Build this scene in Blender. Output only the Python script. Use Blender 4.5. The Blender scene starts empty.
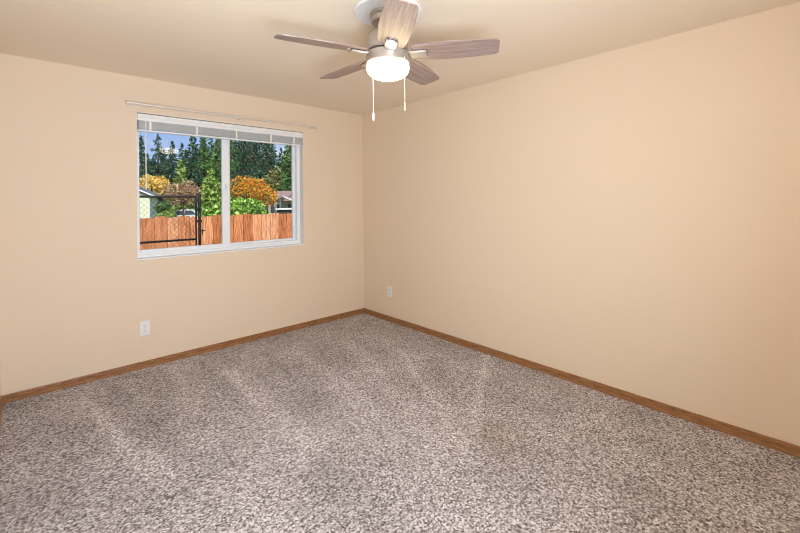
import bpy, math, random
from mathutils import Vector, Matrix
import numpy as np
S = bpy.context.scene
COL = S.collection
R_ = math.radians

# ------------------------------------------------------------------ camera
F, CY, YAW, CH, ROLL = 398.626, 198.807, 0.74863, 1.4038, -0.00766
RIGHT = Vector((math.cos(YAW), -math.sin(YAW), 0)); FWD = Vector((math.sin(YAW), math.cos(YAW), 0)); UP = Vector((0, 0, 1))
camd = bpy.data.cameras.new('camera'); cam = bpy.data.objects.new('camera', camd); COL.objects.link(cam)
camd.sensor_fit = 'HORIZONTAL'; camd.sensor_width = 36; camd.lens = F*36/800
camd.shift_y = -(266.5-CY)/800; camd.clip_start = 0.01; camd.clip_end = 2000
base = Matrix((RIGHT, UP, -FWD)).transposed()
cam.matrix_world = Matrix.Translation((0, 0, CH)) @ (base @ Matrix.Rotation(ROLL, 3, 'Z')).to_4x4()
S.camera = cam

def at(u, v, D=None, Y=None):
    """world point seen at a place of the photograph, at camera depth D or on the plane y=Y"""
    du, dv = u-400, v-CY
    a = (du*math.cos(ROLL)+dv*math.sin(ROLL))/F; b = (-du*math.sin(ROLL)+dv*math.cos(ROLL))/F
    d = FWD + RIGHT*a - UP*b
    t = D if D is not None else Y/d.y
    return Vector((0, 0, CH)) + d*t

# ------------------------------------------------------------------ exposure, sky, sun, large lights
S.view_settings.view_transform = 'Standard'; S.view_settings.look = 'None'
S.view_settings.exposure = 0.0; S.view_settings.gamma = 1; S.view_settings.use_curve_mapping = False
S.cycles.use_denoising = True; S.cycles.filter_width = 1.0
S.cycles.max_bounces = 12; S.cycles.diffuse_bounces = 8; S.cycles.transparent_max_bounces = 16
S.cycles.sample_clamp_indirect = 20; S.cycles.caustics_reflective = False; S.cycles.caustics_refractive = False

world = bpy.data.worlds.new('sky'); S.world = world; world.use_nodes = True
wn = world.node_tree; wn.nodes.clear()
def WN(t, **k):
    n = wn.nodes.new(t)
    for a, b in k.items(): setattr(n, a, b)
    return n
wo = WN('ShaderNodeOutputWorld'); wb = WN('ShaderNodeBackground'); tc = WN('ShaderNodeTexCoord')
mp = WN('ShaderNodeMapping'); mp.inputs['Scale'].default_value = (1.2, 1.2, 4.0)
nz = WN('ShaderNodeTexNoise'); nz.inputs['Scale'].default_value = 3.2; nz.inputs['Detail'].default_value = 6
cr = WN('ShaderNodeValToRGB'); cr.color_ramp.elements[0].position = .52; cr.color_ramp.elements[1].position = .70
mx = WN('ShaderNodeMix', data_type='RGBA'); sx = WN('ShaderNodeSeparateXYZ'); gr = WN('ShaderNodeValToRGB')
gr.color_ramp.elements[0].position = 0.0; gr.color_ramp.elements[0].color = (.46, .62, .95, 1)
gr.color_ramp.elements[1].position = .6; gr.color_ramp.elements[1].color = (.12, .27, .75, 1)
mx.inputs['B'].default_value = (1, 1, 1, 1)
L = wn.links.new
L(tc.outputs['Generated'], mp.inputs['Vector']); L(mp.outputs[0], nz.inputs['Vector']); L(nz.outputs['Fac'], cr.inputs[0])
L(tc.outputs['Generated'], sx.inputs[0]); L(sx.outputs['Z'], gr.inputs[0]); L(gr.outputs[0], mx.inputs['A']); L(cr.outputs[0], mx.inputs['Factor'])
L(mx.outputs['Result'], wb.inputs['Color']); L(wb.outputs[0], wo.inputs[0]); wb.inputs['Strength'].default_value = 1.0

def light(name, kind, loc, energy, color, target=None, **k):
    d = bpy.data.lights.new(name, kind); d.energy = energy; d.color = color
    for a, b in k.items(): setattr(d, a, b)
    o = bpy.data.objects.new(name, d); COL.objects.link(o); o.location = loc
    if target is not None: o.rotation_euler = (Vector(target)-Vector(loc)).to_track_quat('-Z', 'Y').to_euler()
    return o
light('sun', 'SUN', (0, 0, 30), 4.6, (1, .92, .80), target=(5, 9, 21), angle=R_(1.0))
# unseen fill light added beside the camera, tilted up towards the far ceiling
light('added_fill_light', 'AREA', (.32, -.20, 1.25), 80, (.84, .93, 1.04), target=(.18, 2.9, 2.44), shape='RECTANGLE', size=.8, size_y=.8)
LAMP = 15.0      # brightness of the frosted lamp bowl of the ceiling fan

# ------------------------------------------------------------------ materials
MATS = {}
def mat(name, color, rough=.6, metal=0, spec=.5, **k):
    if name in MATS: return MATS[name]
    m = bpy.data.materials.new(name); m.use_nodes = True
    b = m.node_tree.nodes['Principled BSDF']
    b.inputs['Base Color'].default_value = (*color, 1); b.inputs['Roughness'].default_value = rough
    b.inputs['Metallic'].default_value = metal; b.inputs['Specular IOR Level'].default_value = spec
    MATS[name] = m
    return m
def N(m, t, **k):
    n = m.node_tree.nodes.new(t)
    for a, b in k.items(): setattr(n, a, b)
    return n
def LK(m, a, b): m.node_tree.links.new(a, b)
def BS(m): return m.node_tree.nodes['Principled BSDF']
def ramp(m, stops, interp='LINEAR'):
    r = N(m, 'ShaderNodeValToRGB'); r.color_ramp.interpolation = interp
    e = r.color_ramp.elements
    while len(e) < len(stops): e.new(.5)
    for i, (p, c) in enumerate(stops): e[i].position = p; e[i].color = (*c, 1)
    return r
def noise(m, scale, detail=3, vec=None, rough=.5, dist=0):
    n = N(m, 'ShaderNodeTexNoise'); n.inputs['Scale'].default_value = scale; n.inputs['Detail'].default_value = detail
    n.inputs['Roughness'].default_value = rough; n.inputs['Distortion'].default_value = dist
    if vec is not None: LK(m, vec, n.inputs['Vector'])
    return n
def coord(m, scale=(1, 1, 1), rot=(0, 0, 0), loc=(0, 0, 0)):
    t = N(m, 'ShaderNodeTexCoord'); p = N(m, 'ShaderNodeMapping')
    p.inputs['Scale'].default_value = scale; p.inputs['Rotation'].default_value = rot; p.inputs['Location'].default_value = loc
    LK(m, t.outputs['Object'], p.inputs['Vector']); return p.outputs[0]
def bump(m, h, strength, dist):
    b = N(m, 'ShaderNodeBump'); b.inputs['Strength'].default_value = strength; b.inputs['Distance'].default_value = dist
    LK(m, h, b.inputs['Height']); LK(m, b.outputs[0], BS(m).inputs['Normal'])

def paint(name, c):
    m = mat(name, c, .75, spec=.25)
    n = noise(m, 90, 3, coord(m)); bump(m, n.outputs['Fac'], .12, .004)
    return m
WALL = paint('cream_wall_paint', (.76, .648, .518))
CEIL = paint('cream_ceiling_paint', (.84, .75, .625))

def carpet():
    m = mat('frieze_carpet', (.4, .35, .33), 1.0, spec=.05)
    c = coord(m)
    f1 = noise(m, 150, 3, c, .8); f2 = noise(m, 78, 2, c, .6)
    fine = N(m, 'ShaderNodeMix', data_type='FLOAT'); fine.inputs['Factor'].default_value = .28
    LK(m, f1.outputs['Fac'], fine.inputs['A']); LK(m, f2.outputs['Fac'], fine.inputs['B'])
    vo = N(m, 'ShaderNodeTexVoronoi'); vo.inputs['Scale'].default_value = 125; LK(m, c, vo.inputs['Vector'])
    sp = N(m, 'ShaderNodeSeparateColor'); LK(m, vo.outputs['Color'], sp.inputs[0])
    tuft = N(m, 'ShaderNodeMix', data_type='FLOAT'); tuft.inputs['Factor'].default_value = .26
    LK(m, fine.outputs[0], tuft.inputs['A']); LK(m, sp.outputs[0], tuft.inputs['B'])
    r1 = ramp(m, [(.33, (.055, .045, .045)), (.43, (.29, .255, .255)), (.53, (.50, .465, .465)), (.65, (.86, .84, .86))])
    LK(m, tuft.outputs[0], r1.inputs[0])
    # strokes left in the pile by a vacuum cleaner, and broad trodden patches
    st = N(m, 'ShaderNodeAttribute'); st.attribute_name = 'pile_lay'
    pt = noise(m, 2.2, 3, c, .5)
    rp = ramp(m, [(.35, (.90, .89, .885)), (.62, (1.08, 1.08, 1.08))]); LK(m, pt.outputs['Fac'], rp.inputs[0])
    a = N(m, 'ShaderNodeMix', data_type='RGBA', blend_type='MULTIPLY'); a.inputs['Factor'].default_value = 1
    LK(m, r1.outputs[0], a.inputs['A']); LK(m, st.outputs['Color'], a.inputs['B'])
    b = N(m, 'ShaderNodeMix', data_type='RGBA', blend_type='MULTIPLY'); b.inputs['Factor'].default_value = 1
    LK(m, a.outputs['Result'], b.inputs['A']); LK(m, rp.outputs[0], b.inputs['B'])
    # faint brown stain
    tcn = N(m, 'ShaderNodeTexCoord'); vs = N(m, 'ShaderNodeVectorMath', operation='DISTANCE'); vs.inputs[1].default_value = (2.02, 1.33, 0)
    nn = noise(m, 7, 3, c); ad = N(m, 'ShaderNodeMath', operation='MULTIPLY_ADD'); ad.inputs[1].default_value = .25
    LK(m, tcn.outputs['Object'], vs.inputs[0]); LK(m, nn.outputs['Fac'], ad.inputs[0]); LK(m, vs.outputs['Value'], ad.inputs[2])
    r3 = ramp(m, [(.16, (.80, .765, .70)), (.36, (1, 1, 1))]); LK(m, ad.outputs[0], r3.inputs[0])
    d = N(m, 'ShaderNodeMix', data_type='RGBA', blend_type='MULTIPLY'); d.inputs['Factor'].default_value = 1
    LK(m, b.outputs['Result'], d.inputs['A']); LK(m, r3.outputs[0], d.inputs['B'])
    hb = N(m, 'ShaderNodeMix', data_type='RGBA', blend_type='MULTIPLY'); hb.inputs['Factor'].default_value = 1
    hb.inputs['B'].default_value = (.97, 1.0, 1.05, 1); LK(m, d.outputs['Result'], hb.inputs['A']); LK(m, hb.outputs['Result'], BS(m).inputs['Base Color'])
    bump(m, tuft.outputs[0], .7, .010)
    return m
CARPET = carpet()

def oak():
    m = mat('oak_trim', (.5, .3, .15), .42)
    n = noise(m, 14, 5, coord(m, (1, 1, 9)), .6)
    r = ramp(m, [(.3, (.20, .088, .033)), (.5, (.32, .155, .062)), (.7, (.43, .225, .098))]); LK(m, n.outputs['Fac'], r.inputs[0])
    LK(m, r.outputs[0], BS(m).inputs['Base Color']); return m
OAK = oak()
WHITE = mat('white_gloss_paint', (.82, .86, .90), .35)
VINYL = mat('white_vinyl', (.82, .89, .96), .3)
SLAT = mat('white_blind_slats', (.80, .84, .88), .4)
CORD = mat('white_cord', (.85, .83, .80), .6)
CLEAR = mat('clear_acrylic_wand', (.85, .88, .9), .15)
NICKEL = mat('brushed_nickel', (.66, .64, .62), .45, .85)
NICKEL_P = mat('satin_nickel_housing', (.50, .46, .43), .42, .75)
ROD = mat('satin_steel_rod', (.76, .72, .69), .38, .35)
DARK = mat('dark_slot', (.02, .02, .02), .6)
PLASTIC = mat('white_plastic', (.80, .82, .85), .35)
BLACK = mat('black_coated_steel', (.012, .012, .013), .4)

def glass():
    m = bpy.data.materials.new('window_glass'); m.use_nodes = True; t = m.node_tree; t.nodes.clear()
    o = N(m, 'ShaderNodeOutputMaterial'); x = N(m, 'ShaderNodeMixShader'); a = N(m, 'ShaderNodeBsdfTransparent'); g = N(m, 'ShaderNodeBsdfGlossy')
    f = N(m, 'ShaderNodeFresnel'); f.inputs['IOR'].default_value = 1.26; g.inputs['Roughness'].default_value = 0
    a.inputs['Color'].default_value = (.97, .985, .975, 1)
    LK(m, f.outputs[0], x.inputs[0]); LK(m, a.outputs[0], x.inputs[1]); LK(m, g.outputs[0], x.inputs[2]); LK(m, x.outputs[0], o.inputs[0])
    return m
GLASS = glass()

def blade_wood():
    m = mat('grey_oak_blade', (.4, .3, .28), .45)
    n = noise(m, 9, 5, coord(m, (.35, 7, 7)), .65, .3)
    r = ramp(m, [(.3, (.17, .12, .11)), (.5, (.29, .22, .205)), (.7, (.42, .35, .325))]); LK(m, n.outputs['Fac'], r.inputs[0])
    LK(m, r.outputs[0], BS(m).inputs['Base Color']); return m
BLADE = blade_wood()

def emis(name, c, s):
    m = mat(name, (.9, .9, .9), .3); b = BS(m)
    b.inputs['Emission Color'].default_value = (*c, 1); b.inputs['Emission Strength'].default_value = s; return m
BOWL = emis('lit_frosted_glass', (1, .77, .40), LAMP)

def island(name, stops, rough=.7, spec=.2, interp='LINEAR'):
    m = mat(name, stops[0][1], rough, spec=spec)
    g = N(m, 'ShaderNodeNewGeometry'); r = ramp(m, stops, interp)
    LK(m, g.outputs['Random Per Island'], r.inputs[0]); LK(m, r.outputs[0], BS(m).inputs['Base Color'])
    return m
def fence_wood():
    m = mat('cedar_fence_boards', (.5, .2, .1), .8, spec=.15)
    g = N(m, 'ShaderNodeNewGeometry'); r = ramp(m, [(0, (.44, .15, .06)), (.35, (.60, .23, .095)), (.7, (.72, .31, .15)), (.92, (.76, .38, .21)), (1, (.36, .17, .09))])
    LK(m, g.outputs['Random Per Island'], r.inputs[0])
    n = noise(m, 6, 5, coord(m, (9, 9, .8)), .7, .6)
    r2 = ramp(m, [(.36, (.42, .36, .32)), (.5, (1.0, .94, .88)), (.64, (1.3, 1.4, 1.45))]); LK(m, n.outputs['Fac'], r2.inputs[0])
    x = N(m, 'ShaderNodeMix', data_type='RGBA', blend_type='MULTIPLY'); x.inputs['Factor'].default_value = 1
    LK(m, r.outputs[0], x.inputs['A']); LK(m, r2.outputs[0], x.inputs['B']); LK(m, x.outputs['Result'], BS(m).inputs['Base Color'])
    return m
FENCE = fence_wood()
def two(name, c1, c2, scale, rough=.9):
    m = mat(name, c1, rough, spec=.15); n = noise(m, scale, 4, coord(m)); r = ramp(m, [(.35, c1), (.65, c2)])
    LK(m, n.outputs['Fac'], r.inputs[0]); LK(m, r.outputs[0], BS(m).inputs['Base Color']); return m
GRASS = two('lawn_grass', (.10, .17, .035), (.20, .30, .07), 3)
BARK = two('tree_bark', (.07, .045, .03), (.14, .10, .07), 8)
ROOFG = two('grey_shingles', (.12, .145, .17), (.20, .23, .26), 6)
ROOFB = two('brown_shingles', (.30, .19, .16), (.42, .29, .25), 6)
SIDING = mat('pale_green_siding', (.84, .87, .66), .7)
TRIMW = mat('white_house_trim', (.8, .8, .78), .6)
BEIGE = mat('beige_siding', (.45, .36, .28), .8)
CARW = mat('white_car_paint', (.75, .77, .80), .2)
CARG = mat('car_glass', (.04, .06, .08), .1)
TYRE = mat('tyre_rubber', (.02, .02, .02), .8)

# ------------------------------------------------------------------ mesh building
class MB:
    def __init__(s): s.v = []; s.f = []; s.smooth = []
    def add(s, vs, fs, smooth=False):
        o = len(s.v); s.v += [tuple(v) for v in vs]; s.f += [tuple(i+o for i in f) for f in fs]; s.smooth += [smooth]*len(fs); return s
    def box(s, a, b, M=None):
        (x0, y0, z0), (x1, y1, z1) = a, b
        v = [Vector(p) for p in ((x0,y0,z0),(x1,y0,z0),(x1,y1,z0),(x0,y1,z0),(x0,y0,z1),(x1,y0,z1),(x1,y1,z1),(x0,y1,z1))]
        if M is not None: v = [M @ p for p in v]
        return s.add(v, [(0,3,2,1),(4,5,6,7),(0,1,5,4),(1,2,6,5),(2,3,7,6),(3,0,4,7)])
    def bbox(s, a, b, r=.003, M=None):
        """box with chamfered edges"""
        (x0, y0, z0), (x1, y1, z1) = a, b
        import itertools
        vs = []; idx = {}
        for ix, iy, iz in itertools.product((0, 1), repeat=3):
            for ax in range(3):
                p = [(x0, x1)[ix], (y0, y1)[iy], (z0, z1)[iz]]
                for k, c in enumerate((ix, iy, iz)):
                    if k != ax: p[k] += r if c == 0 else -r
                idx[(ix, iy, iz, ax)] = len(vs); vs.append(Vector(p))
        fs = []
        for ax in range(3):
            for sd in (0, 1):
                o = [k for k in range(3) if k != ax]; q = []
                for c0, c1 in ((0,0),(1,0),(1,1),(0,1)):
                    k = [0,0,0]; k[ax] = sd; k[o[0]] = c0; k[o[1]] = c1; q.append(idx[(*k, ax)])
                fs.append(tuple(q))
        for ax in range(3):
            o = [k for k in range(3) if k != ax]
            for c0, c1 in itertools.product((0, 1), repeat=2):
                def key(e, a_):
                    k = [0,0,0]; k[ax] = e; k[o[0]] = c0; k[o[1]] = c1; return idx[(*k, a_)]
                fs.append((key(0, o[0]), key(1, o[0]), key(1, o[1]), key(0, o[1])))
        for c in itertools.product((0, 1), repeat=3): fs.append(tuple(idx[(*c, a_)] for a_ in range(3)))
        if M is not None: vs = [M @ p for p in vs]
        return s.add(vs, fs)
    def tube(s, pts, r, n=8, cap=True):
        pts = [Vector(p) for p in pts]; rs = r if isinstance(r, (list, tuple)) else [r]*len(pts)
        vs = []; fs = []
        for i, p in enumerate(pts):
            t = (pts[min(i+1, len(pts)-1)]-pts[max(i-1, 0)]).normalized()
            a = t.cross(Vector((0, 0, 1)) if abs(t.z) < .9 else Vector((1, 0, 0))).normalized(); b = t.cross(a)
            for k in range(n):
                w = 2*math.pi*k/n; vs.append(p+(a*math.cos(w)+b*math.sin(w))*rs[i])
        for i in range(len(pts)-1):
            for k in range(n): fs.append((i*n+k, i*n+(k+1) % n, (i+1)*n+(k+1) % n, (i+1)*n+k))
        if cap: fs += [tuple(range(n))[::-1], tuple((len(pts)-1)*n+k for k in range(n))]
        return s.add(vs, fs, True)
    def lathe(s, prof, c=(0, 0, 0), n=48):
        vs = []; fs = []
        for r, z in prof:
            for k in range(n): w = 2*math.pi*k/n; vs.append((c[0]+r*math.cos(w), c[1]+r*math.sin(w), c[2]+z))
        for i in range(len(prof)-1):
            for k in range(n): fs.append((i*n+k, i*n+(k+1) % n, (i+1)*n+(k+1) % n, (i+1)*n+k))
        return s.add(vs, fs, True)
    def prism(s, poly, d, M=None):
        """poly: 3-D points of one face, d: extrusion vector"""
        n = len(poly); v = [Vector(p) for p in poly]; v += [p+Vector(d) for p in v]
        if M is not None: v = [M @ p for p in v]
        return s.add(v, [tuple(range(n))[::-1], tuple(range(n, 2*n))]+[(i, (i+1) % n, n+(i+1) % n, n+i) for i in range(n)])
    def build(s, name, m, parent=None, origin=None, fix=True):
        o3 = Vector(origin) if origin is not None else Vector((0, 0, 0))
        me = bpy.data.meshes.new(name); me.from_pydata([tuple(Vector(v)-o3) for v in s.v], [], s.f)
        me.polygons.foreach_set('use_smooth', s.smooth); me.materials.append(m)
        if fix:
            import bmesh
            bm = bmesh.new(); bm.from_mesh(me); bmesh.ops.recalc_face_normals(bm, faces=bm.faces); bm.to_mesh(me); bm.free()
        if any(s.smooth):
            try: me.set_sharp_from_angle(angle=R_(38))
            except Exception: pass
        o = bpy.data.objects.new(name, me); COL.objects.link(o)
        if parent is not None: o.parent = parent
        if origin is not None and parent is None: o.location = o3
        return o
def struct(o): o['kind'] = 'structure'; return o
def tag(o, label, cat, group=None, kind=None):
    o['label'] = label; o['category'] = cat
    if group: o['group'] = group
    if kind: o['kind'] = kind
    return o
def thing(name, label, cat, loc=(0, 0, 0), rotz=0, group=None):
    o = bpy.data.objects.new(name, None); COL.objects.link(o); o.location = loc; o.rotation_euler = (0, 0, rotz); o.empty_display_size = .1
    return tag(o, label, cat, group)

# ------------------------------------------------------------------ room shell
XL, XR, YB, YF, H = -.156, 3.0245, 3.9246, -.58, 2.44
WX0, WX1, WZ0, WZ1 = .655, 2.206, .906, 2.147     # window opening
T = .15
def floor_mesh():
    nx, ny = 172, 242; xs = np.linspace(XL-T, XR+T, nx); ys = np.linspace(YF-T, YB+T, ny)
    mb = MB(); mb.v = [(x, y, 0) for y in ys for x in xs]+[(XL-T, YF-T, -.12), (XR+T, YF-T, -.12), (XR+T, YB+T, -.12), (XL-T, YB+T, -.12)]
    mb.f = [(j*nx+i, j*nx+i+1, (j+1)*nx+i+1, (j+1)*nx+i) for j in range(ny-1) for i in range(nx-1)]
    q = nx*ny; mb.f += [(q+3, q+2, q+1, q), tuple(range(nx))[::-1]+(q, q+1), tuple((ny-1)*nx+i for i in range(nx))+(q+2, q+3),
        tuple(j*nx for j in range(ny))+(q+3, q), tuple(j*nx+nx-1 for j in range(ny))[::-1]+(q+1, q+2)]
    mb.smooth = [False]*len(mb.f); o = mb.build('floor', CARPET, fix=False)
    X, Y = np.meshgrid(xs, ys); val = np.ones_like(X)
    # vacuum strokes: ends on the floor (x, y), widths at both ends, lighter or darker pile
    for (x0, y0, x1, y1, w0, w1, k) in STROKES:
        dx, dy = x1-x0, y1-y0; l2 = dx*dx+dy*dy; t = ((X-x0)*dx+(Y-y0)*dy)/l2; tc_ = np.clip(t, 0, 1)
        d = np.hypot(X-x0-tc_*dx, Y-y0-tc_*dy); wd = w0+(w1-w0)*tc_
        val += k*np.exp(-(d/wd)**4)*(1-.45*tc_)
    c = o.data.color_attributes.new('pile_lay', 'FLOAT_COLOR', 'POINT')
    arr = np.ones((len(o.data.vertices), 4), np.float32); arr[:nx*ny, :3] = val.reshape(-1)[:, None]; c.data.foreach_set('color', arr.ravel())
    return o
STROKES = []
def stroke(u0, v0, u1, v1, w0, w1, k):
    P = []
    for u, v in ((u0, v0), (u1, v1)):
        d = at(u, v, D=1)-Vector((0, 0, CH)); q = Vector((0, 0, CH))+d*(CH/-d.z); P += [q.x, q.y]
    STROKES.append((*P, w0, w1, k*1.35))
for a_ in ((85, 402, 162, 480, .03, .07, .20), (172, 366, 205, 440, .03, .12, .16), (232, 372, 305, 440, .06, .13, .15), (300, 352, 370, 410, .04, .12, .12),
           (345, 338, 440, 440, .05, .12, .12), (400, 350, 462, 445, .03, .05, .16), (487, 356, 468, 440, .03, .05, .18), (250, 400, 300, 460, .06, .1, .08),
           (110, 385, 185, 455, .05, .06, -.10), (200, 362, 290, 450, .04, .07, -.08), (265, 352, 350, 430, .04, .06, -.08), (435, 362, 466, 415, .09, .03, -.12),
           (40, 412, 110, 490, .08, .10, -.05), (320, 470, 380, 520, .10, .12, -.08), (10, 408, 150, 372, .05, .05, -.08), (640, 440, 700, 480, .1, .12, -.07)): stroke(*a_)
struct(floor_mesh())
struct(MB().box((XL-T, YF-T, H), (XR+T, YB+T, H+.15)).build('ceiling', CEIL))
w = MB()
w.box((XL-T, YB, 0), (WX0, YB+T, H)); w.box((WX1, YB, 0), (XR+T, YB+T, H)); w.box((WX0, YB, 0), (WX1, YB+T, WZ0)); w.box((WX0, YB, WZ1), (WX1, YB+T, H))
struct(w.build('wall_back', WALL))
struct(MB().box((XR, YF-T, 0), (XR+T, YB, H)).build('wall_right', WALL))
struct(MB().box((XL-T, YF-T, 0), (XL, YB, H)).build('wall_left', WALL))
struct(MB().box((XL, YF-T, 0), (XR, YF, H)).build('wall_front', WALL))

REVEAL = mat('off_white_reveal', (.86, .82, .76), .6)  # off-white liner over the side and top reveals, paler than the walls
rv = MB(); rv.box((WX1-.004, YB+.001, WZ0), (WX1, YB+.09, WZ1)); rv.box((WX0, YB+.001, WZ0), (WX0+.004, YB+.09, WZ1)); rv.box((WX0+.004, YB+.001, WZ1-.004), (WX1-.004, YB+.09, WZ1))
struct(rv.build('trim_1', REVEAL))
def base_profile():      # (offset from the wall, height)
    return [(0, 0), (.015, 0), (.015, .022), (.013, .025), (.006, .026), (.006, .031), (.012, .032), (.012, .044), (.005, .045), (.005, .050), (.007, .051), (.005, .057), (0, .057)]
def baseboard(name, fn, d):
    MBx = MB(); MBx.prism([fn(a, z) for a, z in base_profile()], d); return struct(MBx.build(name, OAK))
baseboard('baseboard_back', lambda a, z: (XL, YB-a, z), (XR-XL, 0, 0))
baseboard('baseboard_right', lambda a, z: (XR-a, YF, z), (0, YB-YF, 0))
baseboard('baseboard_left', lambda a, z: (XL+a, YF, z), (0, YB-YF, 0))
baseboard('baseboard_front', lambda a, z: (XL, YF+a, z), (XR-XL, 0, 0))

# ------------------------------------------------------------------ window (horizontal slider in a plaster recess)
win = struct(bpy.data.objects.new('window_1', None)); COL.objects.link(win); win.location = ((WX0+WX1)/2, YB, WZ0)
def wpart(mb, name, m, parent=win):
    off = Vector(win.location)
    mb.v = [tuple(Vector(v)-off) for v in mb.v]
    return mb.build(name, m, parent)
FY0, FY1 = YB+.072, YB+.148
def frame_rect(mb, x0, x1, z0, z1, y0, y1, wl, wr, wbm, wt, r=.004):
    mb.bbox((x0, y0, z0), (x0+wl, y1, z1), r); mb.bbox((x1-wr, y0, z0), (x1, y1, z1), r)
    mb.bbox((x0+wl, y0, z0), (x1-wr, y1, z0+wbm), r); mb.bbox((x0+wl, y0, z1-wt), (x1-wr, y1, z1), r)
m_ = MB(); frame_rect(m_, WX0, WX1, WZ0+.012, WZ1, FY0+.012, FY1, .022, .040, .040, .045)
m_.bbox((WX0, FY0, WZ0+.010), (WX1, FY0+.03, WZ0+.036), .003)
wpart(m_, 'window_frame', VINYL)
XM = 1.412
# sliding sash (left, nearer)
m_ = MB(); frame_rect(m_, WX0+.006, XM+.03, WZ0+.036, WZ1-.03, FY0+.016, FY0+.046, .028, .072, .040, .045)
sash = wpart(m_, 'sliding_sash', VINYL)
m_ = MB().box((WX0+.03, FY0+.028, WZ0+.07), (XM-.036, FY0+.032, WZ1-.07)); wpart(m_, 'pane', GLASS)
m_ = MB().bbox((XM-.012, FY0+.004, 1.50), (XM+.006, FY0+.018, 1.57), .004); m_.bbox((XM-.006, FY0-.006, 1.52), (XM+.0, FY0+.006, 1.55), .002); wpart(m_, 'sash_latch', WHITE)
m_ = MB().bbox((WX0+.20, FY0+.011, WZ0+.046), (WX0+.62, FY0+.018, WZ0+.054), .002); wpart(m_, 'finger_pull', WHITE)
# fixed pane (right, farther)
m_ = MB(); frame_rect(m_, XM+.03, WX1-.038, WZ0+.045, WZ1-.04, FY0+.052, FY0+.078, .018, .032, .028, .030)
wpart(m_, 'fixed_sash', VINYL)
m_ = MB().box((XM+.04, FY0+.062, WZ0+.065), (WX1-.055, FY0+.066, WZ1-.06)); wpart(m_, 'pane', GLASS)
m_ = MB().bbox((WX0+.001, YB-.004, WZ0), (WX1-.001, FY0+.01, WZ0+.012), .003); wpart(m_, 'window_sill', WHITE)

# ------------------------------------------------------------------ raised mini blind
bx0, bx1 = WX0+.012, WX1-.010; by0, by1 = YB+.008, YB+.052
bl = thing('window_blind', 'white mini blind raised into a stack at the top of the window', 'blind', ((bx0+bx1)/2, YB+.03, 2.0))
def bpart(mb, name, m, parent=bl):
    off = Vector(bl.location); mb.v = [tuple(Vector(v)-off) for v in mb.v]; return mb.build(name, m, parent)
m_ = MB().bbox((bx0, by0+.006, 2.094), (bx1, by1, 2.138), .003)
bpart(m_, 'headrail', SLAT)
m_ = MB().bbox((bx0-.004, by0-.004, 2.078), (bx1+.004, by0+.003, 2.136), .002); m_.bbox((bx0-.004, by0-.007, 2.104), (bx1+.004, by0, 2.112), .002)
bpart(m_, 'valance', SLAT)
m_ = MB(); rnd = random.Random(3)
z = 2.076
while z > 2.014:
    dy = rnd.uniform(-.0008, .0008)
    m_.prism([(bx0+.004, by0+.004+dy, z), (bx0+.004, (by0+by1)/2+dy, z+.0014), (bx0+.004, by1-.004+dy, z), (bx0+.004, by1-.004+dy, z-.0016), (bx0+.004, (by0+by1)/2+dy, z-.0002), (bx0+.004, by0+.004+dy, z-.0016)], (bx1-bx0-.008, 0, 0))
    z -= .0036
bpart(m_, 'slat_stack', SLAT)
m_ = MB().bbox((bx0+.002, by0+.004, 1.990), (bx1-.002, by1-.004, 2.006), .004); bpart(m_, 'bottom_rail', SLAT)
for x in (bx0+.09, bx0+.46, (bx0+bx1)/2+.05, bx1-.36, bx1-.1):
    m_ = MB().box((x-.008, by0+.0005, 1.998), (x+.008, by0+.002, 2.08)); m_.tube([(x, by0+.003, 2.0), (x, by0+.003, 2.09)], .0012, 6)
    bpart(m_, 'ladder_tape', CORD)
m_ = MB().tube([(bx0+.055, by0-.004, 2.095), (bx0+.055, by0-.006, 1.55)], .004, 6); m_.tube([(bx0+.055, by0-.006, 1.56), (bx0+.055, by0-.006, 1.50)], .0055, 6); bpart(m_, 'tilt_wand', CLEAR)

# ------------------------------------------------------------------ curtain rod
rz = 2.204; ry = YB-.055; rx0, rx1 = .600, 2.312
rod = thing('curtain_rod', 'thin bare metal curtain rod mounted on the wall above the window', 'curtain rod', ((rx0+rx1)/2, YB, rz))
def rpart(mb, name, m):
    off = Vector(rod.location); mb.v = [tuple(Vector(v)-off) for v in mb.v]; return mb.build(name, m, rod)
m_ = MB().tube([(rx0, ry, rz), (1.5, ry, rz-.004)], .0115, 12); m_.tube([(1.49, ry, rz-.004), (rx1, ry, rz)], .0090, 12); rpart(m_, 'rod', ROD)
for x, s in ((rx0, -1), (rx1, 1)):
    m_ = MB().tube([(x, ry, rz), (x+s*.012, ry, rz), (x+s*.02, ry, rz), (x+s*.026, ry, rz)], [.014, .017, .015, .004], 12); rpart(m_, 'end_cap', ROD)
    m_ = MB().bbox((x-s*.02-.006, YB-.004, rz-.028), (x-s*.02+.006, YB, rz+.028), .002); m_.bbox((x-s*.02-.004, ry-.012, rz-.014), (x-s*.02+.004, YB-.003, rz-.006), .001)
    m_.bbox((x-s*.02-.004, ry-.013, rz-.014), (x-s*.02+.004, ry-.009, rz+.006), .001); rpart(m_, 'bracket', ROD)
m_ = MB().bbox((1.49, YB-.004, rz-.03), (1.502, YB, rz+.02), .002); m_.bbox((1.492, ry-.01, rz-.018), (1.50, YB-.003, rz-.012), .001); rpart(m_, 'bracket', ROD)

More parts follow.
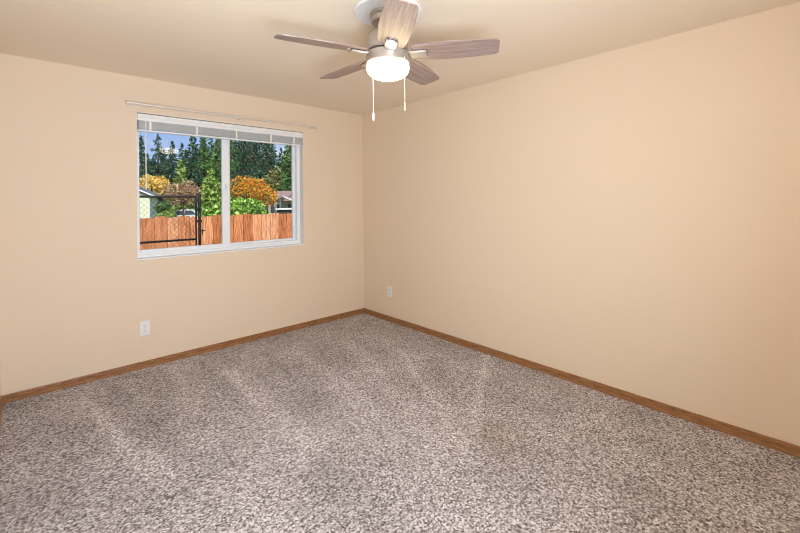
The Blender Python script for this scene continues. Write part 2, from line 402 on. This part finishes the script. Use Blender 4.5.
# ------------------------------------------------------------------ wall outlets
def outlet(label, loc, rz):
    t = thing('wall_outlet', label, 'outlet', loc, rz, None)
    # local: x along the wall, -y out of the wall
    MB().bbox((-.0375, -.006, -.06), (.0375, 0, .06), .003).build('cover_plate', PLASTIC, t)
    for s in (-1, 1):
        n = 20; poly = []
        for k in range(n):
            a = 2*math.pi*k/n; poly.append((max(-.0155, min(.0155, .0172*math.cos(a))), -.006, s*.0195+.0145*math.sin(a)))
        r = MB().prism(poly, (0, -.0022, 0)).build('receptacle', PLASTIC, t)
        d = MB()
        d.box((-.0080, -.0087, s*.0195-.001), (-.0052, -.0080, s*.0195+.0085)); d.box((.0052, -.0087, s*.0195), (.0080, -.0080, s*.0195+.0075))
        d.tube([(0, -.0087, s*.0195-.0075), (0, -.0080, s*.0195-.0075)], .0034, 10); d.build('slots', DARK, r)
    MB().tube([(0, -.0066, 0), (0, -.0058, 0)], .003, 10).build('screw', NICKEL, t)
    return t
outlet('white duplex outlet on the window wall, below and left of the window', (.7035, YB, .332), 0)
outlet('white duplex outlet low on the right-hand wall near the room corner', (XR, 3.436, .341), -math.pi/2)

# ------------------------------------------------------------------ ceiling fan
HC = RIGHT*(-.061)+FWD*2.2; HC = Vector((HC.x, HC.y, 0))
fan = thing('ceiling_fan', 'five-blade ceiling fan with grey wood blades, nickel housing and a lit glass bowl', 'ceiling fan', (HC.x, HC.y, H))
def zl(p): return [(r, z-H) for r, z in p]
MB().lathe(zl([(.0, 2.4399), (.183, 2.4399), (.185, 2.432), (.18, 2.424), (.10, 2.421), (.0, 2.421)])).build('ceiling_medallion', WHITE, fan)
MB().lathe(zl([(.0, 2.422), (.096, 2.422), (.096, 2.405), (.091, 2.402), (.091, 2.396), (.093, 2.393), (.088, 2.372), (.07, 2.362), (.03, 2.360), (.0, 2.360)])).build('canopy', NICKEL_P, fan)
MB().lathe(zl([(.03, 2.362), (.03, 2.32)])).build('neck', NICKEL_P, fan)
MB().lathe(zl([(.0, 2.325), (.06, 2.325), (.085, 2.318), (.104, 2.300), (.110, 2.275), (.112, 2.222), (.106, 2.216), (.0, 2.216)])).build('motor_housing', NICKEL_P, fan)
MB().lathe(zl([(.085, 2.216), (.085, 2.206)])).build('rotor_gap', DARK, fan)
MB().lathe(zl([(.0, 2.206), (.112, 2.206), (.118, 2.200), (.121, 2.165), (.1215, 2.152), (.117, 2.147), (.0, 2.148)])).build('light_kit_ring', NICKEL_P, fan)
pr = [(.109, 2.148), (.114, 2.141), (.117, 2.130), (.1175, 2.120), (.1145, 2.106), (.106, 2.093), (.092, 2.082), (.073, 2.073), (.050, 2.067), (.025, 2.0645), (.0005, 2.064)]
MB().lathe(zl(pr)).build('light_bowl', BOWL, fan)
BT0, BR, BP, BZ = R_(-10.2), .598, R_(12), 2.173
def blade_mesh():
    r0, r1 = .135, BR; vs = []; fs = []; n = 26; k = 7; th = .0028
    prof = []
    for i in range(n+1):
        t = i/n; r = r0+(r1-r0)*t
        hw = .066+.016*math.sin(min(1, t/.45)*math.pi/2)-.016*max(0, (t-.45)/.55)**1.5
        e = (r1-r)
        if e < .014: hw -= .014-math.sqrt(max(0, .014**2-(.014-e)**2))
        e0 = (r-r0)
        if e0 < .01: hw -= .01-math.sqrt(max(0, .01**2-(.01-e0)**2))
        prof.append((r, hw))
    for sg in (-1, 1):
        for r, hw in prof:
            for j in range(k): vs.append((r, hw*(2*j/(k-1)-1), sg*th))
    o = (n+1)*k
    for i in range(n):
        for j in range(k-1):
            a = i*k+j; fs.append((a, a+1, a+k+1, a+k)); fs.append((o+a, o+a+k, o+a+k+1, o+a+1))
    rim = [j for j in range(k)]+[i*k+k-1 for i in range(1, n+1)]+[n*k+j for j in range(k-2, -1, -1)]+[i*k for i in range(n-1, 0, -1)]
    for i in range(len(rim)): a, b = rim[i], rim[(i+1) % len(rim)]; fs.append((a, b, o+b, o+a))
    return MB().add(vs, fs)
bproto = None
for k in range(5):
    ang = BT0+k*2*math.pi/5             # in the frame (RIGHT, FWD)
    wz = ang-YAW
    if bproto is None:
        b = blade_mesh().build('blade', BLADE, fan)
        q = MB()
        q.bbox((.085, -.018, -.010), (.215, .018, -.004), .002)      # arm under the blade
        q.bbox((.120, -.031, -.016), (.215, .031, -.006), .003)
        for yy in (-.010, .010): q.tube([(.225, yy, -.007), (.225, yy, -.002)], .004, 8)
        br = q.build('blade_bracket', NICKEL, b); bproto = (b, br)
    else:
        b = bproto[0].copy(); COL.objects.link(b); b.parent = fan; br = bproto[1].copy(); COL.objects.link(br); br.parent = b
    b.matrix_local = Matrix.Translation((0, 0, BZ-H+.028)) @ Matrix.Rotation(wz, 4, 'Z') @ Matrix.Rotation(-BP, 4, 'X')
for (a, d), zt, ze in (((-.088, .083), 2.16, 1.852), ((.091, -.082), 2.16, 1.870)):
    p = RIGHT*a+FWD*d
    c = MB().tube([(p.x, p.y, zt-H), (p.x, p.y, ze+.045-H)], .0016, 6)
    z = zt-.01
    while z > ze+.05: c.lathe([(.0002, z+.0022-H), (.0024, z-H), (.0002, z-.0022-H)], (p.x, p.y, 0), 6); z -= .006
    ch = c.build('pull_chain', CORD, fan)
    MB().lathe(zl([(.0005, ze+.05), (.004, ze+.046), (.0065, ze+.040), (.007, ze+.010), (.005, ze+.002), (.0005, ze)]), (p.x, p.y, 0), 12).build('pull_knob', PLASTIC if a < 0 else NICKEL, ch)

# ------------------------------------------------------------------ outdoors: ground
def gz(D): return -.6 if D < 12 else -.6-.7*min(1, (D-12)/35)
g = MB(); rows = [(4.08, -.6), (12, -.6), (30, -.95), (60, -1.3), (130, -1.3), (400, -1)]
for (y0, z0), (y1, z1) in zip(rows, rows[1:]): g.add([(-300, y0, z0), (400, y0, z0), (400, y1, z1), (-300, y1, z1)], [(0, 1, 2, 3)])
tag(struct(g.build('ground', GRASS)), 'lawn', 'ground'); 
def gy(y): 
    for (y0, z0), (y1, z1) in zip(rows, rows[1:]):
        if y <= y1: return z0+(z1-z0)*max(0, (y-y0))/(y1-y0)
    return -1

# ------------------------------------------------------------------ cedar fence
FYY = 6.0; ft = 1.185
fe = thing('board_fence', 'red-brown cedar board fence standing across the yard outside the window', 'fence', (2, FYY, gy(FYY)))
fo = Vector(fe.location); m_ = MB(); rnd = random.Random(11); x = -1.5
while x < 7:
    wd = rnd.choice((.138, .14, .142, .13)); top = ft+rnd.uniform(-.012, .010); dy = rnd.uniform(-.004, .004)
    q = [(x, dy, gy(6)+.03), (x+wd, dy, gy(6)+.03), (x+wd, dy, top-.006), (x+wd-.008, dy, top), (x+.008, dy, top), (x, dy, top-.006)]
    m_.prism([(a-fo.x, b, c-fo.z) for a, b, c in q], (0, .018, 0)); x += wd+rnd.uniform(.003, .011)
m_.build('boards', FENCE, fe)
for zz in (-.3, .35, 1.0): MB().box((-1.5-fo.x, .022, zz-fo.z), (7-fo.x, .06, zz+.09-fo.z)).build('rail', FENCE, fe)
for xx in (-1.4, .9, 3.2, 5.5): MB().box((xx-fo.x, .06, 0), (xx+.09-fo.x, .15, 1.15-fo.z)).build('post', FENCE, fe)

# ------------------------------------------------------------------ chain-link gate
GY = 5.3
gt = at(196, 196.6, Y=GY); gp = at(199.4, 196, Y=GY); gl_x = -.1; topz = gt.z; midz = at(197, 239, Y=GY).z
gate = thing('chain_link_gate', 'black framed chain-link gate in front of the cedar fence', 'gate', (gt.x, GY, gy(GY)))
go = Vector(gate.location)
def gpart(mb, name, m=BLACK, parent=gate): mb.v = [tuple(Vector(v)-go) for v in mb.v]; return mb.build(name, m, parent)
for zz in (topz, midz, -.5): gpart(MB().tube([(gl_x, GY, zz), (gt.x, GY, zz)], .013, 10), 'rail')
gpart(MB().tube([(gt.x, GY, -.52), (gt.x, GY, topz)], .011, 10), 'upright'); gpart(MB().tube([(gl_x, GY, -.52), (gl_x, GY, topz)], .011, 10), 'upright')
m_ = MB(); st = .06; z0, z1 = -.5, topz+.02; x0, x1 = gl_x, gt.x; hgt = z1-z0
k = math.floor((x0-hgt)/st)
while k*st < x1:
    for s in (1, -1):
        # line x = k*st + (z-z0) , mirrored for s=-1
        a, b = k*st, k*st+hgt
        if s == -1: pass
        ta, tb = max(0, x0-a), min(hgt, x1-a)
        if tb > ta:
            if s == 1: P, Q = (a+ta, z0+ta), (a+tb, z0+tb)
            else: P, Q = (a+ta, z1-ta), (a+tb, z1-tb)
            m_.tube([(P[0], GY+.003*s, P[1]), (Q[0], GY+.003*s, Q[1])], .0019, 4, False)
    k += 1
gpart(m_, 'chain_link_mesh', mat('grey_wire', (.10, .10, .10), .4, .6))
post = tag(MB().tube([(gp.x, GY, gy(GY)-.05), (gp.x, GY, at(199, 194.5, Y=GY).z)], .017, 12).lathe([(.02, 0), (.019, .01), (.009, .02), (.001, .023)], (gp.x, GY, at(199, 194.5, Y=GY).z-.012), 12).build('gate_post', BLACK, None, (gp.x, GY, gy(GY))), 'thick black post with a domed cap that carries the chain-link gate', 'post')
for py in (209.5, 221): zz = at(197, py, Y=GY).z; gpart(MB().bbox((gt.x-.014, GY-.03, zz-.015), (gp.x+.02, GY-.018, zz+.015), .003), 'hinge')
zz = at(203, 230.5, Y=GY).z
m_ = MB().bbox((gp.x+.012, GY-.010, zz-.010), (gp.x+.065, GY+.004, zz+.004), .003); m_.tube([(gp.x+.03, GY-.008, zz-.05), (gp.x+.03, GY-.008, zz+.02)], .006, 8)
m_.v = [tuple(Vector(v)-Vector((gp.x, GY, gy(GY)))) for v in m_.v]; m_.build('latch', BLACK, post)

# ------------------------------------------------------------------ foliage
def leaf_mb(pts, size, rnd, aspect=.6, droop=None):
    n = len(pts); P = np.array(pts, float)
    A = np.array([[rnd.gauss(0, 1) for _ in range(3)] for _ in range(n)]); A /= np.linalg.norm(A, axis=1)[:, None]
    B = np.cross(A, np.array([[rnd.gauss(0, 1) for _ in range(3)] for _ in range(n)])); B /= np.linalg.norm(B, axis=1)[:, None]
    sz = np.array([size*rnd.uniform(.6, 1.3) for _ in range(n)])[:, None]
    V = np.stack([P-A*sz, P-B*sz*aspect, P+A*sz, P+B*sz*aspect], 1).reshape(-1, 3)
    m = MB(); m.v = [tuple(v) for v in V]; m.f = [(4*i, 4*i+1, 4*i+2, 4*i+3) for i in range(n)]; m.smooth = [False]*n
    return m
def broadleaf(name, label, u, v, D, wpx, hpx, n, leaf, material, seed, cat='tree', group=None, lumps=9):
    """crown centre seen at (u,v), crown wpx x hpx pixels in the photograph, D metres away"""
    rnd = random.Random(seed); c = at(u, v, D=D); rx = wpx/2/F*D; rzv = hpx/2/F*D
    g0 = gy(c.y); t = thing(name, label, cat, (c.x, c.y, g0), 0, group); cz = c.z-g0
    cl = [((0, 0, cz), 1.0)]
    for _ in range(lumps):
        a = rnd.uniform(0, 6.283); e = rnd.uniform(-.6, 1.2)
        cl.append(((rx*.55*math.cos(a)*math.cos(e), rx*.55*math.sin(a)*math.cos(e), cz+rzv*.55*math.sin(e)), rnd.uniform(.42, .6)))
    pts = []
    while len(pts) < n:
        (cx, cy, c_z), s = rnd.choice(cl)
        if s == 1.0: s = .8
        d = Vector((rnd.gauss(0, 1), rnd.gauss(0, 1), rnd.gauss(0, 1))).normalized()*(rnd.uniform(.55, 1) ** .5)
        p = (cx+d.x*rx*s, cy+d.y*rx*s, c_z+d.z*rzv*s)
        if p[2] > .02: pts.append(p)
    leaf_mb(pts, leaf, rnd, .6).build('foliage', material, t, fix=False)
    m = MB(); m.tube([(0, 0, -.02), (.03, 0, cz*.5), (0, 0, cz)], [max(.04, rx*.09), max(.03, rx*.06), .02], 7)
    for _ in range(6):
        a = rnd.uniform(0, 6.283); m.tube([(0, 0, cz-rzv*.6), (rx*.5*math.cos(a), rx*.5*math.sin(a), cz+rzv*rnd.uniform(-.1, .5))], [rx*.04+.01, .01], 5)
    m.build('trunk', BARK, t)
    return t
def conifer(name, label, u, vtop, D, wid, material, seed, group=None, dens=1.0, leaf=.22, h_over=None):
    """top seen at (u,vtop), D metres away, wid metres across the base"""
    rnd = random.Random(seed); c = at(u, vtop, D=D); g0 = gy(c.y); h = c.z-g0
    t = thing(name, label, 'tree', (c.x, c.y, g0), rnd.uniform(0, 6), group)
    pts = []; m = MB(); m.tube([(0, 0, -.05), (0, 0, h*.6), (0, 0, h)], [h*.016, h*.009, .01], 7)
    z = h*.08
    while z < h*.99:
        f = z/h; L_ = wid/2*(1-f) ** .75*rnd.uniform(.75, 1.12)+.08
        nb = max(4, int(9*(1-f)+4))
        for i in range(nb):
            a = rnd.uniform(0, 6.283); l = L_*rnd.uniform(.65, 1.15); dr = rnd.uniform(.15, .4)
            if rnd.random() < .25: m.tube([(0, 0, z), (l*math.cos(a), l*math.sin(a), z-dr*l*.6)], [.03, .008], 4, False)
            k = max(2, int(l/.22*dens))
            for j in range(k):
                s = rnd.uniform(.15, 1) ** .7; w_ = .18*l*(1-s*.6)
                pts.append((l*s*math.cos(a)+rnd.gauss(0, w_), l*s*math.sin(a)+rnd.gauss(0, w_), z-dr*l*s*s+rnd.gauss(0, .08)+(.1*s*l)))
        z += h*.0185
    for i in range(14): pts.append((rnd.gauss(0, .05), rnd.gauss(0, .05), h-rnd.random()*h*.05))
    leaf_mb(pts, leaf, rnd, .38).build('foliage', material, t, fix=False)
    m.build('trunk', BARK, t); return t

FIR_D = island('dark_fir_needles', [(0, (.012, .038, .028)), (.5, (.035, .095, .055)), (.85, (.08, .17, .09)), (1, (.18, .30, .16))])
FIR_G = island('green_fir_needles', [(0, (.03, .09, .03)), (.5, (.09, .20, .05)), (.85, (.18, .33, .08)), (1, (.32, .48, .15))])
FIR_L = island('light_conifer_needles', [(0, (.10, .20, .03)), (.5, (.25, .40, .07)), (1, (.50, .60, .18))])
ORANGE = island('orange_maple_leaves', [(0, (.50, .10, .02)), (.35, (.78, .27, .03)), (.62, (.88, .45, .05)), (.8, (.55, .42, .05)), (1, (.18, .30, .04))])
YELLOW = island('yellow_leaves', [(0, (.60, .36, .06)), (.5, (.88, .62, .14)), (1, (.95, .75, .35))])
TAN = island('tan_autumn_leaves', [(0, (.28, .14, .08)), (.5, (.50, .30, .18)), (1, (.72, .50, .33))])
BUSH = island('bright_shrub_leaves', [(0, (.04, .12, .02)), (.4, (.16, .34, .04)), (.8, (.38, .60, .10)), (1, (.70, .85, .30))])
OLIVE = island('olive_leaves', [(0, (.08, .09, .03)), (.5, (.20, .22, .07)), (1, (.42, .38, .14))])

firs = [ # u, top y, depth, width, material, label
 (141, 136, 78, 4.6, FIR_D, 'narrow dark fir at the far left edge of the window'),
 (158, 134, 80, 6.6, FIR_D, 'tall dark fir standing apart against the blue sky, second from the left'),
 (172, 141, 84, 5.6, FIR_D, 'dark fir whose lower tip shows beside the sky gap'),
 (182, 143, 86, 5.2, FIR_D, 'slim dark fir just left of the dense fir wall'),
 (192, 133, 80, 5.4, FIR_D, 'dark fir at the left end of the dense fir wall'),
 (204, 128, 74, 5.6, FIR_G, 'broad green fir left of the window mullion'),
 (216, 130, 72, 5.0, FIR_G, 'green fir directly left of the window mullion'),
 (231, 124, 70, 6.0, FIR_G, 'large green fir seen right of the window mullion above the orange tree'),
 (243, 120, 76, 5.5, FIR_D, 'dark fir above the middle of the orange tree'),
 (254, 122, 70, 6.2, FIR_D, 'wide dark fir above the right part of the orange tree'),
 (267, 124, 74, 5.4, FIR_D, 'dark fir left of the pale sky gap in the right pane'),
 (281, 148, 80, 5.6, FIR_D, 'shorter dark fir under the pale sky gap in the right pane'),
 (290, 134, 62, 5.0, FIR_G, 'green fir at the right edge of the right pane'),
 (302, 130, 66, 5.5, FIR_G, 'green fir mostly hidden by the right window frame')]
for i, (u, v, D, wd, mt, lb) in enumerate(firs):
    D, wd = (64, 82, 73, 92)[i % 4], wd*(64, 82, 73, 92)[i % 4]/D
    conifer('fir_tree', lb, u, v, D, wd*1.18, mt, 40+i, 'firs beyond the yard', dens=1.15, leaf=.30)
for i, (u, v, D, wd) in enumerate([(186, 150, 96, 6), (195, 137, 106, 7), (203, 133, 116, 8), (211, 133, 98, 7), (219, 131, 108, 8), (227, 130, 118, 8), (235, 129, 100, 7), (243, 128, 110, 8), (251, 127, 120, 8),
        (259, 127, 102, 7), (267, 132, 112, 8), (273, 140, 122, 8), (285, 151, 104, 8), (292, 138, 114, 8), (300, 136, 106, 7)]):
    D = (105, 127, 116, 138)[i % 4]; wd *= D/110
    conifer('fir_tree', 'dark fir in the back row that closes the gaps between nearer firs', u, v, D, wd, FIR_D, 90+i, 'back row of firs', dens=.8, leaf=.5)
for i, (u, v, D) in enumerate([(147, 154, 96), (153, 158, 104), (164, 152, 98), (170, 154, 108), (135, 156, 98)]):
    D = (104, 124, 114, 134, 90)[i % 6]
    conifer('fir_tree', 'low dark fir in the distance under the blue sky', u, v, D, 7, FIR_D, 120+i, 'low distant firs on the left', dens=.8, leaf=.5)
conifer('cypress_tree', 'light green conifer behind the tan tree in the left pane', 180, 160, 52, 4.0, FIR_L, 7, leaf=.24)
conifer('cypress_tree', 'bushy mid-green conifer just left of the window mullion', 211, 170, 44, 4.6, FIR_L, 8, leaf=.24, dens=1.2)
broadleaf('deciduous_tree', 'olive-brown thinning tree right of the orange tree', 273, 182, 41, 20, 34, 900, .16, OLIVE, 21)
broadleaf('deciduous_tree', 'yellow autumn tree behind the grey garage roof', 152, 188, 36, 32, 26, 1500, .13, YELLOW, 22)
broadleaf('deciduous_tree', 'tan-brown autumn tree above the parked car', 183, 195, 32, 34, 30, 2200, .09, TAN, 23)
broadleaf('maple_tree', 'round orange maple tree behind the bright green shrub', 251, 194, 25, 52, 36, 3600, .075, ORANGE, 24)
broadleaf('shrub', 'large bright green broad-leaved shrub behind the right part of the fence', 243, 216, 9.5, 64, 36, 1500, .055, BUSH, 25, 'shrub')
broadleaf('shrub', 'bright green shrub behind the fence just right of the gate post', 210, 216, 11.8, 26, 19, 450, .05, BUSH, 26, 'shrub')
broadleaf('shrub', 'dark green shrub left of the parked car, beside the garage', 163, 209, 21.5, 16, 14, 700, .09, FIR_G, 27, 'shrub')
broadleaf('shrub', 'low yellow-green shrub at the parked car front', 166, 215, 18.5, 16, 7, 500, .08, FIR_L, 28, 'shrub')

# ------------------------------------------------------------------ neighbouring garage (left)
D0 = 25
e1 = at(154.5, 196.5, D=D0); p1 = at(139.5, 190, D=D0)
sl = (p1.z-e1.z)/(p1-e1).dot(RIGHT)*-1
gar = thing('garage', 'pale green garage with a grey shingle roof seen through the chain-link gate', 'garage', (e1.x, e1.y, gy(e1.y)), -YAW+R_(25))
# local: +x along camera right, +y away
he = e1.z-gy(e1.y); half = 2.3; pk = he+half*.50; Lg = 3.6
MB().prism([(-.25, 0, 0), (-.25, 0, he), (-half, 0, pk-.12), (-2*half+.25, 0, he), (-2*half+.25, 0, 0)], (0, Lg, 0)).build('wall', SIDING, gar)
m_ = MB(); m_.prism([(.12, -.3, he-.06), (-half, -.3, pk), (-half, -.3, pk+.09), (.14, -.3, he+.03)], (0, Lg+.6, 0)); m_.prism([(-2*half-.12, -.3, he-.06), (-half, -.3, pk), (-half, -.3, pk+.09), (-2*half-.14, -.3, he+.03)], (0, Lg+.6, 0))
m_.build('roof', ROOFG, gar)
m_ = MB(); m_.prism([(.15, -.33, he-.10), (-half, -.33, pk-.05), (-half, -.33, pk+.05), (.15, -.33, he)], (0, .03, 0)); m_.prism([(-2*half-.15, -.33, he-.16), (-half, -.33, pk-.11), (-half, -.33, pk+.05), (-2*half-.15, -.33, he)], (0, .03, 0))
m_.box((-.32, -.02, 0), (-.24, .0, he-.1)); m_.build('white_trim', TRIMW, gar)

# ------------------------------------------------------------------ far house (right)
c = at(274, 208, D=46); hg = gy(c.y)
hs = thing('house', 'low beige house with a brown roof and white porch trim beyond the orange tree', 'house', (c.x, c.y, hg), -YAW+R_(-8))
ev = at(276, 198, D=46).z-hg; pk = at(276, 190.5, D=46).z-hg
MB().box((-1.5, 0, 0), (3.0, 5, ev)).build('wall', BEIGE, hs)
m_ = MB(); m_.prism([(-1.9, -.6, ev-.05), (-1.9, 2.5, pk), (-1.9, 5.6, ev-.05)], (3.6, 0, 0)); m_.build('roof', ROOFB, hs)
m_ = MB(); m_.prism([(.7, -1.2, ev-.35), (1.6, -1.2, ev+.15), (2.9, -1.2, ev-.35)], (0, 3, 0)); m_.build('porch_gable', ROOFB, hs)
m_ = MB(); m_.prism([(.5, -1.26, ev-.45), (1.6, -1.26, ev+.12), (3.0, -1.26, ev-.45), (3.0, -1.26, ev-.3), (1.6, -1.26, ev+.28), (.5, -1.26, ev-.3)], (0, .06, 0)); m_.build('white_fascia', TRIMW, hs)
for x in (.75, 1.25, 2.7): MB().box((x, -1.2, 0), (x+.12, -1.08, ev-.3)).build('porch_post', TRIMW, hs)
for x in (-1.1, -.4, .2, 1.7): MB().box((x, -.03, .9), (x+.4, .02, 2.0)).build('window', CARG, hs)
c = at(286, 210, D=30); hg = gy(c.y)
sh = thing('shed', 'low dark shed with a pale flat roof at the lower right of the window', 'shed', (c.x, c.y, hg), -YAW)
zt = at(286, 208.5, D=30).z-hg
MB().box((-.6, 0, 0), (2.5, 2, zt-.1)).build('wall', mat('dark_brown_siding', (.06, .05, .045), .8), sh); MB().bbox((-.75, -.2, zt-.1), (2.7, 2.2, zt), .02).build('roof', TRIMW, sh)

# ------------------------------------------------------------------ parked car
c = at(183, 213, D=40); hg = gy(c.y)
car = thing('car', 'white car parked beyond the fence, seen behind the chain-link gate', 'car', (c.x, c.y, hg), -YAW+R_(20))
zr = at(186, 209.3, D=40).z-hg; k = zr/1.45
side = [(-2.1, .35), (-2.15, .7), (-1.3, .92), (-1.0, .95), (1.9, .98), (2.1, .8), (2.12, .35)]
m_ = MB(); n = len(side)
sec = [(-.82, .94), (-.88, 1), (.88, 1), (.82, .94)]
m_.prism([(x*.86, -.85, z*k) for x, z in side], (0, 1.7, 0)); m_.build('body', CARW, car)
cab = [(-1.05, .93), (-.45, 1.38), (.1, 1.45), (1.1, 1.42), (1.75, .95)]
m_ = MB(); vs = [(x*.86, -.78+(.14 if z > 1.2 else 0), z*k) for x, z in cab]+[(x*.86, .78-(.14 if z > 1.2 else 0), z*k) for x, z in cab]
m_.add(vs, [(4, 3, 2, 1, 0), (5, 6, 7, 8, 9)]+[(i, i+1, 6+i, 5+i) for i in range(4)]); m_.build('cabin', CARW, car)
gm = MB()
for s in (-1, 1):
    gm.add([(-.9*.86, s*.79, .97*k), (-.42*.86, s*.665, 1.33*k), (.25*.86, s*.665, 1.37*k), (.25*.86, s*.79, .97*k)], [(0, 1, 2, 3)])
    gm.add([(.33*.86, s*.79, .97*k), (.33*.86, s*.665, 1.37*k), (1.05*.86, s*.665, 1.34*k), (1.5*.86, s*.79, .97*k)], [(0, 1, 2, 3)])
gm.add([(-1.06*.86-.01, -.7, .96*k), (-1.06*.86-.01, .7, .96*k), (-.5*.86-.01, .58, 1.36*k), (-.5*.86-.01, -.58, 1.36*k)], [(0, 1, 2, 3)])
gm.build('windows', CARG, car, fix=False)
for x in (-1.35*.86, 1.3*.86):
    for s in (-1, 1): MB().tube([(x, s*.7, .32), (x, s*.88, .32)], .32, 16).build('wheel', TYRE, car)
